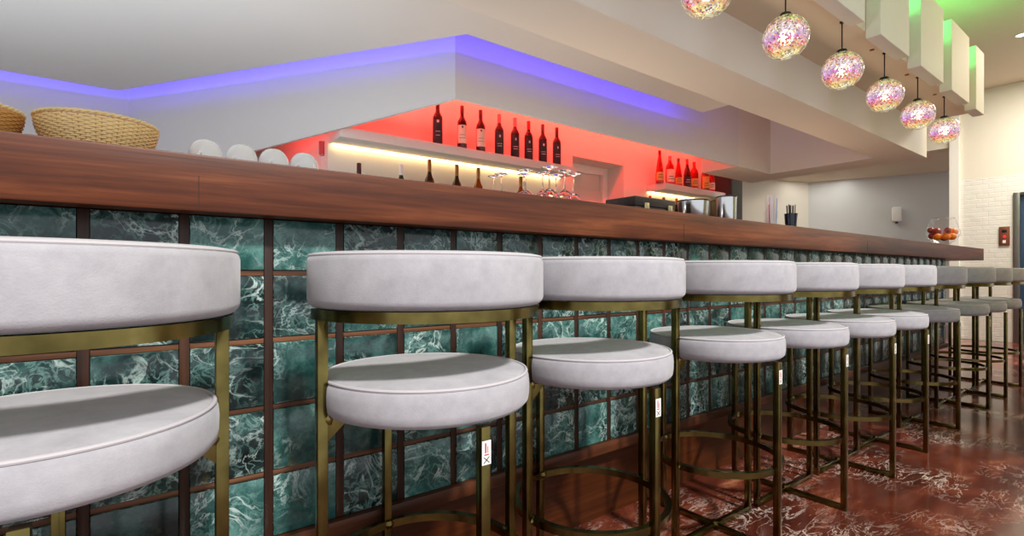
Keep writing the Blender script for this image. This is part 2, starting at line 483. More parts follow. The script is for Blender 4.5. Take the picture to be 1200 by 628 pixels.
# ------------------------------------------------------------------ room shell
boxo('floor', -4.2, 12.2, -1.3, 6.2, -0.1, 0.0, M['floor'])
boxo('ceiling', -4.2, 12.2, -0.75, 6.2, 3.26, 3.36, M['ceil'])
# street side: open glazed front up to x = 3.42, a solid pier, then another opening
boxo('wall_front', 3.40, 6.6, -0.95, -0.75, 0, 3.26, M['cream'])
boxo('wall_left', -4.2, -4.0, -1.1, 6.0, 0, 0.9, M['cream'])
boxo('wall_left_header', -4.2, -4.0, -1.1, 6.0, 3.1, 3.26, M['cream'])
boxo('wall_outer', -4.2, 12.2, 6.0, 6.2, 0, 3.26, M['cream'])
boxo('wall_end', 12.0, 12.2, -1.3, 6.0, 0, 3.26, M['cream'])
# far wall with the lift, brick to 2.11 m and smooth above, open beyond y = 1.93
boxo('wall_far', 8.9, 9.05, 1.31, 1.83, 0, 2.11, M['brick'])
boxo('wall_far_upper', 8.905, 9.05, -1.1, 1.83, 2.11, 3.26, M['cream'])
boxo('wall_far_door_side', 8.9, 9.05, -1.1, 0.35, 0, 2.11, M['brick'])
boxo('wall_far_door_head', 8.9, 9.05, 0.35, 1.31, 1.88, 2.11, M['brick'])
boxo('trim_1', 8.86, 9.05, 1.83, 1.93, 0, 3.26, M['white'])
boxo('wall_far_header', 8.9, 9.05, 1.93, 6.0, 2.57, 3.26, M['cream'])
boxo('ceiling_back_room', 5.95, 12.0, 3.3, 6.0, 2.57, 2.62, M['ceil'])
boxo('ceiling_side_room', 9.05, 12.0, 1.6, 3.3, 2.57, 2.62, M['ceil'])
# lift door
d = struct(MB().box(8.93, 8.97, 0.40, 1.25, 0, 1.84).build('door_1', M['door_blue']))
MB().box(8.87, 9.0, 1.25, 1.31, 0, 1.88, 0.004).box(8.87, 9.0, 0.35, 0.40, 0, 1.88, 0.004).box(8.87, 9.0, 0.40, 1.25, 1.84, 1.88, 0.004).build('door_frame', M['door_metal'], d)
MB().box(8.915, 8.929, 0.82, 0.83, 0, 1.84).box(8.905, 8.929, 1.16, 1.19, 0.85, 1.15, 0.005).build('door_handle', M['black'], d)
# angled walls of the room behind the bar
def wall_between(name, a, b, z0, z1, th, mat, zl=None):
    a = Vector(a); b = Vector(b); t = (b - a).normalized(); nrm = Vector((-t.y, t.x)) * th
    pts = [a, b, b + nrm, a + nrm]
    return struct(MB().prism(pts, zl or z0, z1).build(name, mat))
wall_between('wall_side_room', (10.2, 4.27), (10.99, 2.39), 0, 2.57, 0.1, M['greywall'])
wall_between('wall_side_room_return', (10.99, 2.39), (11.3, 1.5), 0, 2.57, 0.1, M['greywall'])
wall_between('wall_back_room', (6.1, 5.82), (10.2, 4.27), 0, 2.57, 0.1, M['cream'])

# ------------------------------------------------------------------ bar back wall with recess
Y0 = 3.6
wb = MB()
wb.box(1.129, 3.472, Y0, Y0 + 0.12, 0, 2.9)
wb.box(4.217, 6.0, Y0, Y0 + 0.12, 0, 2.9)
wb.box(3.472, 4.217, Y0, Y0 + 0.12, 2.012, 2.9)
wb.box(1.129, 1.24, Y0 + 0.12, 6.0, 0, 2.9)
struct(wb.build('wall_back', M['beam'], smooth=False))
XA, XB, ZN = 3.472, 4.217, 2.012
rec = MB()
rec.box(XA - 0.02, XA, Y0 + 0.1201, Y0 + 0.30, 0.9, ZN + 0.02)
rec.box(XB, XB + 0.02, Y0 + 0.1201, Y0 + 0.30, 0.9, ZN + 0.02)
rec.box(XA, XB, Y0 + 0.1201, Y0 + 0.30, ZN, ZN + 0.02)
rec.box(XA, XB, Y0 + 0.28, Y0 + 0.30, 0.9, ZN)
r = struct(rec.build('window_1', M['beam'], smooth=False))
fr = MB()
fr.box(XB - 0.07, XB - 0.001, Y0 + 0.22, Y0 + 0.279, 0.9, ZN - 0.001, 0.005)
fr.box(XA + 0.001, XA + 0.065, Y0 + 0.22, Y0 + 0.279, 0.9, ZN - 0.001, 0.005)
fr.box(XA + 0.065, XB - 0.07, Y0 + 0.22, Y0 + 0.279, ZN - 0.08, ZN - 0.001, 0.005)
fr.build('window_frame', M['white'], r)
MB().box(XA + 0.066, XB - 0.071, Y0 + 0.245, Y0 + 0.275, 0.9, 1.76, 0.004).build('shutter_panel', M['beam'], r)

# ------------------------------------------------------------------ ceiling construction over the bar
ZS = 1.92
bmx = MB()
bmx.prism([(-4.0, 1.42), (5.79, 1.42), (5.79, 3.05), (4.80, 3.05), (4.80, 2.65), (5.43, 2.65), (5.43, 1.717), (-4.0, 1.717)], ZS, 2.55)
struct(bmx.build('ceiling_beam', M['beam'], smooth=False))
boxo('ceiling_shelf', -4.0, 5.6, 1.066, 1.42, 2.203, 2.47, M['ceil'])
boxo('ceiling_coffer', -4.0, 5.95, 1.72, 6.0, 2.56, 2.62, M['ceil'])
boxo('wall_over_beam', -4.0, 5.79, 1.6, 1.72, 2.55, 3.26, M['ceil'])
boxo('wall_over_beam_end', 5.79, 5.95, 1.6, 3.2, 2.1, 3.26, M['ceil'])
# bulkhead: along the bar, then slanting back, then along again
c1 = (1.585, 2.65); dd = (-0.563, 0.827); kk = (4.93 - 2.65) / 0.827
c2 = (c1[0] + dd[0] * kk, 4.93)
t_ = 0.014
bk = MB()
bk.box(c1[0], 4.80, 2.65, 2.65 + t_, ZS, 2.56)
nb_ = (0.827 * t_, 0.563 * t_)
zb2 = ZS - 0.1275 * kk
bk.prism([c1, (c1[0] + 0.02, c1[1] + t_), (c2[0] + nb_[0], c2[1] + nb_[1]), c2], [ZS, ZS, zb2, zb2], 2.56)
bk.box(-4.0, c2[0] + 0.02, 4.93, 4.99, 0, 2.56)
struct(bk.build('wall_bulkhead', M['paint'], smooth=False))
# hanging ceiling panel inside the coffer
ZP = 2.2
pn = MB()
pn.prism([(-4.0, 1.717), (3.803, 1.717), (3.803, 2.413), (1.518, 2.413), (-0.031, 4.685), (-4.0, 4.685)], ZP, ZP + 0.02)
struct(pn.build('ceiling_panel', M['paint'], smooth=False))

# ------------------------------------------------------------------ decorative hanging boxes
for i, (x0, x1, lab) in enumerate([
        (2.545, 3.022, 'white hanging ceiling box cut off by the top of the photo, first in the row'),
        (3.245, 3.718, 'white hanging ceiling box, second in the row from the left'),
        (3.940, 4.425, 'white hanging ceiling box, middle one of the five above the lamps'),
        (4.630, 5.105, 'white hanging ceiling box, fourth in the row, narrow green-lit side'),
        (5.317, 5.575, 'narrowest white hanging ceiling box at the far end of the row')]):
    o = MB().box(x0, x1, 0.994, 1.065, 2.16, 2.66, 0.003).build('ceiling_box', M['beam'], smooth=False)
    tag(o, lab, 'ceiling box', 'white boxes along the ceiling shelf')

# ------------------------------------------------------------------ bar
bar = thing('tiled_bar', 'bar front clad in dark green marble tiles with brown wooden strips', 'bar', (0, 0, 0))
PX, X00 = 0.158, 0.2571
zj = [0.289, 0.43, 0.577, 0.726, 0.875, 1.0]
tiles = MB()
i0, i1 = -16, 33
xs = [X00 + PX * i for i in range(i0, i1 + 1)] + [5.53]
for i in range(len(xs) - 1):
    a, b_ = xs[i] + 0.0095, xs[i + 1] - 0.0095
    if i == len(xs) - 2: b_ = xs[i + 1] - 0.002
    if b_ - a < 0.02: continue
    for k in range(len(zj) - 1):
        z0 = zj[k] + (0.0065 if k else 0.0); z1 = zj[k + 1] - (0.0065 if k < len(zj) - 2 else 0.006)
        tiles.box(a, b_, 1.230, 1.242, z0, z1, 0.0025)
tiles.build('tile_cladding', M['marble'], bar)
st = MB()
for x in xs[:-1]:
    st.box(x - 0.0092, x + 0.0092, 1.2315, 1.243, 0.289, 0.995, 0.002)
st.build('upright_strip', M['darkwood'], bar)
for z in zj[1:-1]:
    hz = MB()
    for i in range(len(xs) - 1):
        hz.box(xs[i] + 0.0094, xs[i + 1] - 0.0094, 1.2335, 1.243, z - 0.0062, z + 0.0062, 0.0015)
    hz.build('horizontal_strip', M['copper'], bar)
MB().box(-2.3, 5.53, 1.2425, 1.6, 0.0, 0.995).build('carcass', M['darkwood'], bar, smooth=False)
MB().box(-2.3, 5.53, 1.212, 1.2424, 0.252, 0.2885, 0.003).build('bottom_rail', M['railwood'], bar)
# kick board stands back behind the rail
# (the carcass below the rail is cut back by replacing it with a recessed board)
bpy.data.objects.remove([c for c in bar.children if c.name.startswith('carcass')][0])
MB().box(-2.3, 5.53, 1.2432, 1.6, 0.252, 0.995).build('carcass', M['darkwood'], bar, smooth=False)
MB().box(-2.3, 5.53, 1.272, 1.6, 0.0, 0.2515).build('kick_board', M['kick'], bar, smooth=False)

ct = thing('bar_counter', 'long thick reddish brown wooden bar counter on the tiled front', 'counter')
MB().box(-2.6, 6.55, 1.17, 1.75, 0.996, 1.108, 0.004).build('worktop', M['counter'], ct)
for x in (0.118, 1.72, 3.6):
    MB().box(x - 0.0006, x + 0.0006, 1.1694, 1.1702, 1.0, 1.066).build('board_joint', M['darkwood'], ct, smooth=False)

# ------------------------------------------------------------------ back bar shelves
def shelf(x0, x1, lab, ledlab):
    s_ = thing('wall_shelf', lab, 'shelf', ((x0 + x1) / 2, Y0, 1.808), 0, 'floating shelves behind the bar')
    h = (x1 - x0) / 2
    MB().box(-h, h, -0.24, -0.001, -0.035, 0.032, 0.003).build('board', M['paint'], s_)
    MB().box(-h + 0.02, h - 0.02, -0.03, -0.005, -0.045, -0.0355).build('led_strip', M['warm_led'], s_, smooth=False)
    return s_
shelf(1.135, 3.30, 'long pale grey wall shelf holding dark wine bottles, lit below', '')
shelf(4.595, 5.79, 'short pale grey wall shelf holding red liqueur bottles, lit below', '')
bb = thing('back_counter', 'low wooden back counter behind the bar carrying bottles', 'counter', (0, 0, 0))
MB().box(1.14, 3.4, 3.24, 3.598, 1.26, 1.30, 0.003).build('top', M['casebox'], bb)
MB().box(1.14, 3.4, 3.28, 3.598, 0, 1.259).build('body', M['casebox'], bb, smooth=False)
b2 = thing('back_counter', 'low wooden back counter under the short shelf', 'counter', (0, 0, 0))
MB().box(4.3, 5.75, 3.24, 3.598, 1.26, 1.30, 0.003).build('top', M['casebox'], b2)
MB().box(4.3, 5.75, 3.28, 3.598, 0, 1.259).build('body', M['casebox'], b2, smooth=False)
sp = thing('loudspeaker', 'dark grey upright loudspeaker at the end of the short shelf', 'speaker', (5.93, 3.43, 1.25))
MB().box(-0.13, 0.13, -0.13, 0.13, 0, 0.83, 0.006).build('cabinet', M['darkgrey'], sp)
g_ = MB()
g_.box(-0.12, 0.12, -0.137, -0.131, 0.02, 0.82, 0.002)
g_.build('grille', M['darkgrey'], sp)
ps = thing('side_cabinet', 'cabinet under the dark loudspeaker behind the bar', 'cabinet', (5.93, 3.43, 0))
MB().box(-0.15, 0.15, -0.15, 0.15, 0, 1.25, 0.004).build('body', M['casebox'], ps)

# ------------------------------------------------------------------ bottles
def bottle_profiles(kind):
    if kind == 'wine':       # straight bordeaux
        return [(0, 0), (0.034, 0), (0.0375, 0.006), (0.0375, 0.205), (0.035, 0.225), (0.022, 0.25), (0.0155, 0.268), (0.014, 0.30), (0.014, 0.345), (0, 0.345)], 0.272, 0.352, 0.0152
    if kind == 'taper':      # long cone liqueur
        return [(0, 0), (0.040, 0), (0.043, 0.008), (0.042, 0.10), (0.033, 0.19), (0.020, 0.27), (0.0155, 0.30), (0.0155, 0.345), (0, 0.345)], 0.315, 0.36, 0.0165
    if kind == 'square':
        return [(0, 0), (0.042, 0), (0.046, 0.008), (0.046, 0.18), (0.040, 0.215), (0.020, 0.25), (0.016, 0.27), (0.016, 0.31), (0, 0.31)], 0.272, 0.32, 0.0175
    if kind == 'round':      # sloping burgundy
        return [(0, 0), (0.036, 0), (0.040, 0.008), (0.040, 0.15), (0.034, 0.19), (0.020, 0.235), (0.0145, 0.27), (0.014, 0.32), (0, 0.32)], 0.272, 0.33, 0.0152

def bottle(kind, loc, rz, glass, cap, paper, lab, group, label_rng=(0.03, 0.19), h=1.0, marks=None, cat='bottle', name='wine_bottle'):
    prof, cz, ctop, cr = bottle_profiles(kind)
    t = thing(name, lab, cat, loc, rz, group)
    MB().lathe([(r, z * h) for r, z in prof], 28).build('glass_body', glass, t)
    MB().lathe([(cr * 0.98, cz * h), (cr, cz * h), (cr, ctop * h - 0.003), (cr - 0.002, ctop * h), (0, ctop * h)], 20).build('capsule', cap, t)
    if paper:
        def rad(z):
            for (r0, z0), (r1, z1) in zip(prof, prof[1:]):
                if z0 <= z <= z1 and z1 > z0: return r0 + (r1 - r0) * (z - z0) / (z1 - z0)
            return prof[3][0]
        z0, z1 = label_rng
        zs = [z0 + (z1 - z0) * k / 4 for k in range(5)]
        pl = MB().lathe([(rad(z) + 0.0007, z * h) for z in zs], 20, a0=-PI / 2 - 1.15, a1=-PI / 2 + 1.15).build('paper_label', paper, t)
        if marks:
            for (za, zb, w) in marks:
                R_ = rad((za + zb) / 2) + 0.0013
                MB().lathe([(R_, za * h), (R_, zb * h)], 10, a0=-PI / 2 - w, a1=-PI / 2 + w).build('printed_line' if w > 0.3 else 'emblem', M['ink_pale'] if paper == M['paper_black'] else M['ink_dark'], pl)
    return t

G1 = 'wine bottles on the long shelf'
top1 = 1.8405
def ang(x, y): return math.atan2(y, x) - PI / 2       # turn the front of a bottle to face the room
mk_black = [(0.075, 0.08, 0.5), (0.095, 0.099, 0.6), (0.15, 0.17, 0.16)]
for x, cap, pap, lab, rng, mk in [
        (1.870, 'cap_dark', 'paper_black', 'dark wine bottle with round emblem on black label, first at the shelf left', (0.012, 0.215), [(0.17, 0.19, 0.22), (0.10, 0.104, 0.5), (0.07, 0.074, 0.4)]),
        (2.083, 'cap_dark', 'paper_cream', 'wine bottle with cream label, the left one of the two on the shelf', (0.045, 0.19), [(0.165, 0.182, 0.15), (0.11, 0.113, 0.6), (0.085, 0.088, 0.7)]),
        (2.255, 'cap_dark', 'paper_cream', 'wine bottle with cream label, the right one of the two on the shelf', (0.045, 0.19), [(0.165, 0.182, 0.15), (0.11, 0.113, 0.6), (0.085, 0.088, 0.7)]),
        (2.436, 'cap_pink', 'paper_black', 'pink-topped wine bottle right after the cream labels, black label', (0.012, 0.215), mk_black),
        (2.598, 'cap_pink', 'paper_black', 'pink-topped wine bottle next to the red-topped one, black label', (0.012, 0.215), mk_black),
        (2.744, 'cap_red', 'paper_black', 'red-topped wine bottle with black label on the long shelf', (0.012, 0.215), mk_black),
        (2.902, 'cap_dark', 'paper_black', 'dark-topped black wine bottle, second from the right shelf end', (0.012, 0.215), mk_black),
        (3.066, 'cap_dark', 'paper_black', 'dark-topped black wine bottle, last at the right end of the long shelf', (0.012, 0.215), mk_black)]:
    bottle('wine', (x * 1.0148, 3.43, top1), -0.45, M['wine'], M[cap], M[pap], lab, G1, rng, 0.977, mk)

G2 = 'liqueur bottles on the short shelf'
for x, kind, gl, cap, pap, lab, h, rng in [
        (4.534, 'taper', 'redglass', 'cap_dark', 'paper_yellow', 'tall tapering red bottle, leftmost on the short shelf', 1.02, (0.03, 0.12)),
        (4.712, 'square', 'redglass', 'cap_pink', 'paper_cream', 'wide-shouldered red bottle with pale label and pink cap', 1.03, (0.03, 0.17)),
        (4.866, 'taper', 'redglass', 'cap_dark', 'paper_yellow', 'red conical bottle with yellow label, third on the short shelf', 0.91, (0.03, 0.11)),
        (5.030, 'round', 'wine', 'cap_red', 'paper_black', 'dark red round-shouldered bottle in the middle of the short shelf', 1.03, (0.03, 0.13)),
        (5.165, 'square', 'redglass', 'cap_red', 'paper_yellow', 'bright red bottle just right of the dark one, short shelf', 1.02, (0.03, 0.12)),
        (5.385, 'square', 'amber', 'cap_gold', 'paper_yellow', 'amber bottle with yellow label near the right shelf end', 1.02, (0.03, 0.17)),
        (5.515, 'round', 'redglass', 'cap_red', 'paper_cream', 'last red bottle at the right end of the short shelf', 0.95, (0.03, 0.12))]:
    bottle(kind, (x * 1.0148, 3.43, top1), -0.6, M[gl], M[cap], M[pap], lab, G2, rng, h * 0.965, [(rng[0] + 0.03, rng[0] + 0.036, 0.7), (rng[0] + 0.055, rng[0] + 0.062, 0.5)], name='liqueur_bottle')

G3 = 'bottles on the low back counter'
for x, kind, gl, cap, lab, h in [
        (1.251, 'wine', 'green_glass', 'cap_dark', 'green bottle under the long shelf showing only its dark top', 0.88),
        (1.553, 'wine', 'green_glass', 'cap_white', 'green bottle under the long shelf with white top', 0.96),
        (1.775, 'wine', 'brown_glass', 'cap_gold', 'dark bottle with gold-brown top, first of three under the shelf', 1.14),
        (2.006, 'wine', 'brown_glass', 'cap_gold', 'dark bottle with gold-brown top, middle of three under the shelf', 1.12),
        (2.200, 'wine', 'amber', 'cap_gold', 'amber bottle with gold-brown top, under the shelf beside the glasses', 1.125),
        (2.62, 'wine', 'amber', 'cap_gold', 'amber bottle standing behind the upturned wine glasses', 1.06),
        (4.310, 'round', 'redglass', 'cap_red', 'red-capped bottle left of the three under the short shelf', 1.12),
        (4.536, 'round', 'brown_glass', 'cap_gold', 'brown-topped bottle under the short shelf, left of two', 1.14),
        (4.760, 'round', 'brown_glass', 'cap_gold', 'brown-topped bottle under the short shelf, right of two', 1.16),
        (4.948, 'round', 'green_glass', 'cap_dark', 'dark-topped bottle under the short shelf beside the steel pots', 1.19)]:
    bottle(kind, (x * 1.03, 3.43, 1.3005), 0, M[gl], M[cap], M['paper_cream'], lab, G3, (0.04, 0.16), h * 1.06)
# clear bottle with red capsule beside the cups
cb = thing('clear_bottle', 'clear glass bottle with red top behind the white cups', 'bottle', (0.502, 1.66, 1.1085))
MB().lathe([(0, 0), (0.026, 0), (0.028, 0.005), (0.028, 0.06), (0.023, 0.09), (0.010, 0.125), (0.0075, 0.16), (0, 0.16)], 24).build('glass_body', M['glass'], cb)
MB().lathe([(0.0078, 0.140), (0.0088, 0.140), (0.0088, 0.184), (0.0, 0.1845)], 16).build('capsule', M['cap_red'], cb)

# ------------------------------------------------------------------ items on the counter
CT = 1.1085
def basket(loc, R, H, lab, rz=0.0, mat=None):
    t = thing('wicker_basket', lab, 'basket', loc, rz, 'wicker baskets on the counter')
    w = MB(); rows = 21; seg = 130; ns = 26
    def rad(f): return R * (0.60 + 0.40 * math.sin(f * PI / 2 * 0.95) ** 0.9)
    for k in range(rows):
        f = (k + 0.5) / rows
        path = []
        for q in range(seg):
            a = 2 * PI * q / seg
            rr = rad(f) + 0.0015 * math.cos(ns * a / 1.0 + (PI if k % 2 else 0))
            path.append((rr * math.cos(a), rr * math.sin(a), 0.006 + f * (H - 0.012)))
        w.sweep(path, H / rows * 0.56, 6, closed=True)
    # woven floor
    for k in range(7):
        rr = rad(0) * (k + 0.5) / 7
        w.sweep([(rr * math.cos(2 * PI * q / 32), rr * math.sin(2 * PI * q / 32), 0.005) for q in range(32)], 0.0045, 6, closed=True)
    w.build('weave', mat or M['wicker'], t)
    s_ = MB()
    for q in range(70):
        a = 2 * PI * q / 70
        s_.sweep([(rad(f) * math.cos(a), rad(f) * math.sin(a), 0.004 + f * (H - 0.008)) for f in (0, 0.2, 0.4, 0.6, 0.8, 1.0)], 0.0022, 5)
    s_.build('stakes', M['wicker'], t)
    rm = MB()
    for ph in (0, PI):
        path = []
        for q in range(160):
            a = 2 * PI * q / 160
            rr = rad(1) + 0.002 * math.cos(26 * a + ph); z = H + 0.002 * math.sin(26 * a + ph)
            path.append((rr * math.cos(a), rr * math.sin(a), z))
        rm.sweep(path, 0.003, 6, closed=True)
    rm.build('braided_rim', M['wicker_pale'], t)
    ft = MB()
    for ph in (0, PI):
        path = []
        for q in range(120):
            a = 2 * PI * q / 120
            rr = rad(0.05) + 0.012 + 0.003 * math.cos(22 * a + ph); z = 0.008 + 0.003 * math.sin(22 * a + ph)
            path.append((rr * math.cos(a), rr * math.sin(a), z))
        ft.sweep(path, 0.0045, 6, closed=True)
    ft.build('braided_foot', M['wicker'], t)
    return t
basket((-0.042, 1.45, CT), 0.106, 0.094, 'pale round wicker basket beside the white cups', 0.2, M['wicker_pale'])
basket((-0.268, 1.45, CT), 0.104, 0.090, 'darker wicker basket cut off at the left edge', 0.7)

def cup(loc, rz, lab):
    t = thing('coffee_cup', lab, 'cup', loc, rz, 'upturned white cups on the counter')
    dome = [(0.0372 * math.cos(q * PI / 2 / 12) ** 0.8, 0.045 + 0.045 * math.sin(q * PI / 2 / 12)) for q in range(12)]
    P = [(0, 0.080), (0.024, 0.074), (0.033, 0.060), (0.0355, 0.03), (0.0355, 0.0), (0.0368, 0.0)] + dome + [(0.0, 0.0898)]
    MB().lathe(P, 40).build('body', M['porcelain'], t, angle=50)
    h = []
    for k in range(13):
        a = -PI / 2 + PI * k / 12
        h.append((0.034 + 0.016 * math.cos(a), 0, 0.034 + 0.017 * math.sin(a)))
    MB().sweep(h, 0.0038, 8).build('handle', M['porcelain'], t)
    return t
for x, rz, lab in [(0.160, -2.0, 'upturned white cup nearest the wicker basket'), (0.238, -2.2, 'second upturned white cup from the wicker basket'),
                   (0.313, -2.0, 'third upturned white cup from the wicker basket'), (0.389, -2.3, 'upturned white cup beside the clear red-topped bottle')]:
    cup((x, 1.44, CT), rz, lab)

def wine_glass(loc, s, lab):
    t = thing('wine_glass', lab, 'glass', loc, 0, 'upturned wine glasses on the counter')
    # upside down: rim at z=0, foot at the top
    prof = [(0, 0.1245), (0.0045, 0.124), (0.012, 0.119), (0.028, 0.105), (0.037, 0.08), (0.0385, 0.05), (0.035, 0.02), (0.031, 0.0), (0.0298, 0.0),
            (0.0335, 0.02), (0.037, 0.05), (0.0355, 0.079), (0.0265, 0.1025), (0.010, 0.115), (0, 0.1175)]
    MB().lathe([(r * s, z * s) for r, z in prof], 28).build('bowl', M['crystal'], t)
    MB().lathe([(r * s, z * s) for r, z in [(0, 0.1247), (0.0045, 0.1247), (0.0036, 0.14), (0.0034, 0.185), (0.005, 0.2), (0, 0.2)]], 14).build('stem', M['crystal'], t)
    MB().lathe([(r * s, z * s) for r, z in [(0, 0.2002), (0.005, 0.2002), (0.012, 0.2045), (0.034, 0.2085), (0.0355, 0.2095), (0.034, 0.2105), (0.0, 0.2115)]], 32).build('foot', M['crystal'], t)
    return t
for i, (x, y, zf, lab) in enumerate([
        (1.142, 1.62, 1.251, 'short upturned wine glass at the left end of the glass cluster'),
        (1.215, 1.67, 1.276, 'upturned wine glass, second from the left of the cluster'),
        (1.258, 1.58, 1.266, 'upturned wine glass, third from the left of the cluster'),
        (1.330, 1.66, 1.303, 'tall upturned wine glass left of the cluster middle'),
        (1.340, 1.56, 1.280, 'lower upturned wine glass in the middle, towards the stools'),
        (1.436, 1.63, 1.324, 'tallest upturned wine glass at the top of the cluster'),
        (1.440, 1.54, 1.295, 'upturned wine glass in front of the tallest one'),
        (1.520, 1.68, 1.308, 'upturned wine glass behind the right end of the cluster'),
        (1.548, 1.60, 1.303, 'upturned wine glass at the right end of the cluster')]):
    wine_glass((x, y, CT), (zf - CT) / 0.2115, lab)

# dark case with latches
cs = thing('wooden_case', 'dark flat wooden case with two pale latches on the counter', 'case', (1.775, 1.45, CT))
MB().box(0, 0.285, 0, 0.17, 0, 0.062, 0.003).build('body', M['casebox'], cs)
MB().box(-0.002, 0.287, -0.002, 0.172, 0.0635, 0.104, 0.004).build('lid', M['casebox'], cs)
for x in (0.055, 0.225):
    l_ = MB().box(x, x + 0.03, -0.010, -0.0025, 0.045, 0.078, 0.002).box(x + 0.008, x + 0.022, -0.014, -0.009, 0.052, 0.072, 0.002).build('latch', M['latch'], cs)

def steel_pot(loc, r0, r1, H, lab, handle=False):
    t = thing('steel_pot', lab, 'pot', loc, 0, 'steel pots on the counter')
    MB().lathe([(0, 0), (r0 * 0.96, 0), (r0, 0.004), (r1, H), (r1 - 0.003, H), (r0 - 0.003, 0.006), (0, 0.005)], 48).build('body', M['steel'], t)
    MB().lathe([(r1 - 0.0035, H - 0.002), (r1 + 0.003, H - 0.004), (r1 + 0.0035, H + 0.002), (r1, H + 0.004), (r1 - 0.0035, H + 0.003), (r1 - 0.0035, H - 0.002)], 48).build('rim', M['dark_steel'], t)
    if handle:
        MB().sweep([(-r1 * 0.98, 0, H * 0.85), (-r1 - 0.03, 0, H * 0.72), (-r1 - 0.034, 0, H * 0.45), (-r0 - 0.005, 0, H * 0.25)], 0.005, 8).build('handle', M['black'], t)
    return t
steel_pot((2.33, 1.53, CT), 0.066, 0.078, 0.135, 'wide steel pot beside the dark wooden case')
steel_pot((2.645, 1.53, CT), 0.050, 0.052, 0.185, 'taller narrow steel pot right of the wide one')

def tumbler(loc, r0, r1, H, mat, lab):
    t = thing('straw_tumbler', lab, 'tumbler', loc)
    MB().lathe([(0, 0), (r0, 0), (r1, H), (r1 - 0.002, H), (r0 - 0.002, 0.005), (0, 0.005)], 32).build('body', mat, t)
    MB().lathe([(r1 - 0.002, H - 0.001), (r1 + 0.0012, H - 0.001), (r1 + 0.0012, H + 0.0015), (r1 - 0.002, H + 0.0015), (r1 - 0.002, H - 0.001)], 32).build('rim', mat, t)
tumbler((2.975, 1.45, CT), 0.030, 0.036, 0.12, M['glass'], 'clear tumbler packed with white straws on the counter')
tumbler((3.225, 1.45, CT), 0.027, 0.036, 0.125, M['navy'], 'dark navy tumbler holding black straws on the counter')
def straw(loc, top, r, mat, lab, group):
    o = MB().sweep([(0, 0, 0), (top[0] * 0.5, top[1] * 0.5, top[2] * 0.5), top], r, 8).build('drinking_straw', mat)
    o.location = loc
    tag(o, lab, 'straw', group)
n_ = 0
for k in range(19):
    a = k * 2.399963; rr = 0.0235 * math.sqrt((k + 0.5) / 19)
    x, y = 2.975 + rr * math.cos(a), 1.45 + rr * math.sin(a)
    straw((x, y, CT + 0.0065), (rr * 0.35 * math.cos(a), rr * 0.35 * math.sin(a), 0.2 + 0.008 * random.random()), 0.0032, M['straw_white'], 'white straw standing in the clear tumbler on the counter', 'white straws in the clear tumbler')
for dx, dy, tx, ty, h, mt, lab in [
        (0.0265, -0.0060, 0.012, 0.002, 0.178, 'straw_yellow', 'yellow straw at the right side of the clear tumbler'),
        (0.0262, 0.0070, 0.05, -0.004, 0.145, 'straw_orange', 'orange straw leaning right out of the clear tumbler'),
        (0.0225, 0.0150, 0.03, 0.01, 0.165, 'straw_red', 'red straw among the coloured ones in the clear tumbler'),
        (-0.0255, -0.0085, -0.02, -0.004, 0.15, 'straw_red', 'red straw leaning left out of the clear tumbler'),
        (0.0180, -0.0205, 0.004, -0.006, 0.19, 'straw_blue', 'pale blue straw among the white straws')]:
    straw((2.975 + dx, 1.45 + dy, CT + 0.0065), (tx, ty, h), 0.0026, M[mt], lab, 'coloured straws in the clear tumbler')
for k in range(12):
    a = k * 2.399963; rr = 0.0195 * math.sqrt((k + 0.5) / 12)
    straw((3.225 + rr * math.cos(a), 1.45 + rr * math.sin(a), CT + 0.0065), (rr * 0.4 * math.cos(a) - 0.006, rr * 0.4 * math.sin(a), 0.165 + 0.012 * random.random()), 0.0028, M['straw_black'], 'black straw standing in the navy tumbler on the counter', 'black straws in the navy tumbler')

# fruit bowl
FX, FY = 6.21, 1.40
fb = thing('fruit_bowl', 'large clear goblet bowl of fruit at the far counter end', 'bowl', (FX, FY, CT))
outer = [(0, 0.0302), (0.010, 0.0302), (0.05, 0.040), (0.095, 0.072), (0.122, 0.115), (0.128, 0.15), (0.121, 0.19), (0.105, 0.235), (0.090, 0.285)]
inner = [(0.088, 0.285), (0.103, 0.235), (0.119, 0.19), (0.126, 0.15), (0.120, 0.116), (0.093, 0.075), (0.049, 0.044), (0.0, 0.038)]
MB().lathe(outer + inner, 40).build('glass_bowl', M['glass'], fb)
MB().lathe([(0, 0), (0.058, 0), (0.06, 0.004), (0.02, 0.010), (0.011, 0.018), (0.010, 0.030), (0, 0.030)], 32).build('foot', M['crystal'], fb)
MB().sweep([(0.0892 * math.cos(2 * PI * q / 40), 0.0892 * math.sin(2 * PI * q / 40), 0.2865) for q in range(40)], 0.0022, 8, closed=True).build('rim', M['crystal'], fb)
def fruit(mat, p, r, name, lab, group, stem=True):
    t = thing(name, lab, 'fruit', (FX + p[0], FY + p[1], CT + p[2]), 0, group)
    prof = [(0, -r)] + [(r * math.sin(PI * k / 14) * (1.04), -r * math.cos(PI * k / 14)) for k in range(1, 14)] + [(0.003, r * 0.95), (0, r * 0.92)]
    MB().lathe(prof, 24).build('flesh', mat, t)
    MB().lathe([(0, r * 0.9), (0.004, r * 0.93), (0.003, r * 1.0), (0, r * 1.02)], 8).build('stalk', M['green_glass'], t)
a_ = -0.92     # towards the camera
def pol(rad, ang_, z): return (rad * math.cos(ang_), rad * math.sin(ang_), z)
camd = math.atan2(-FY, -FX)
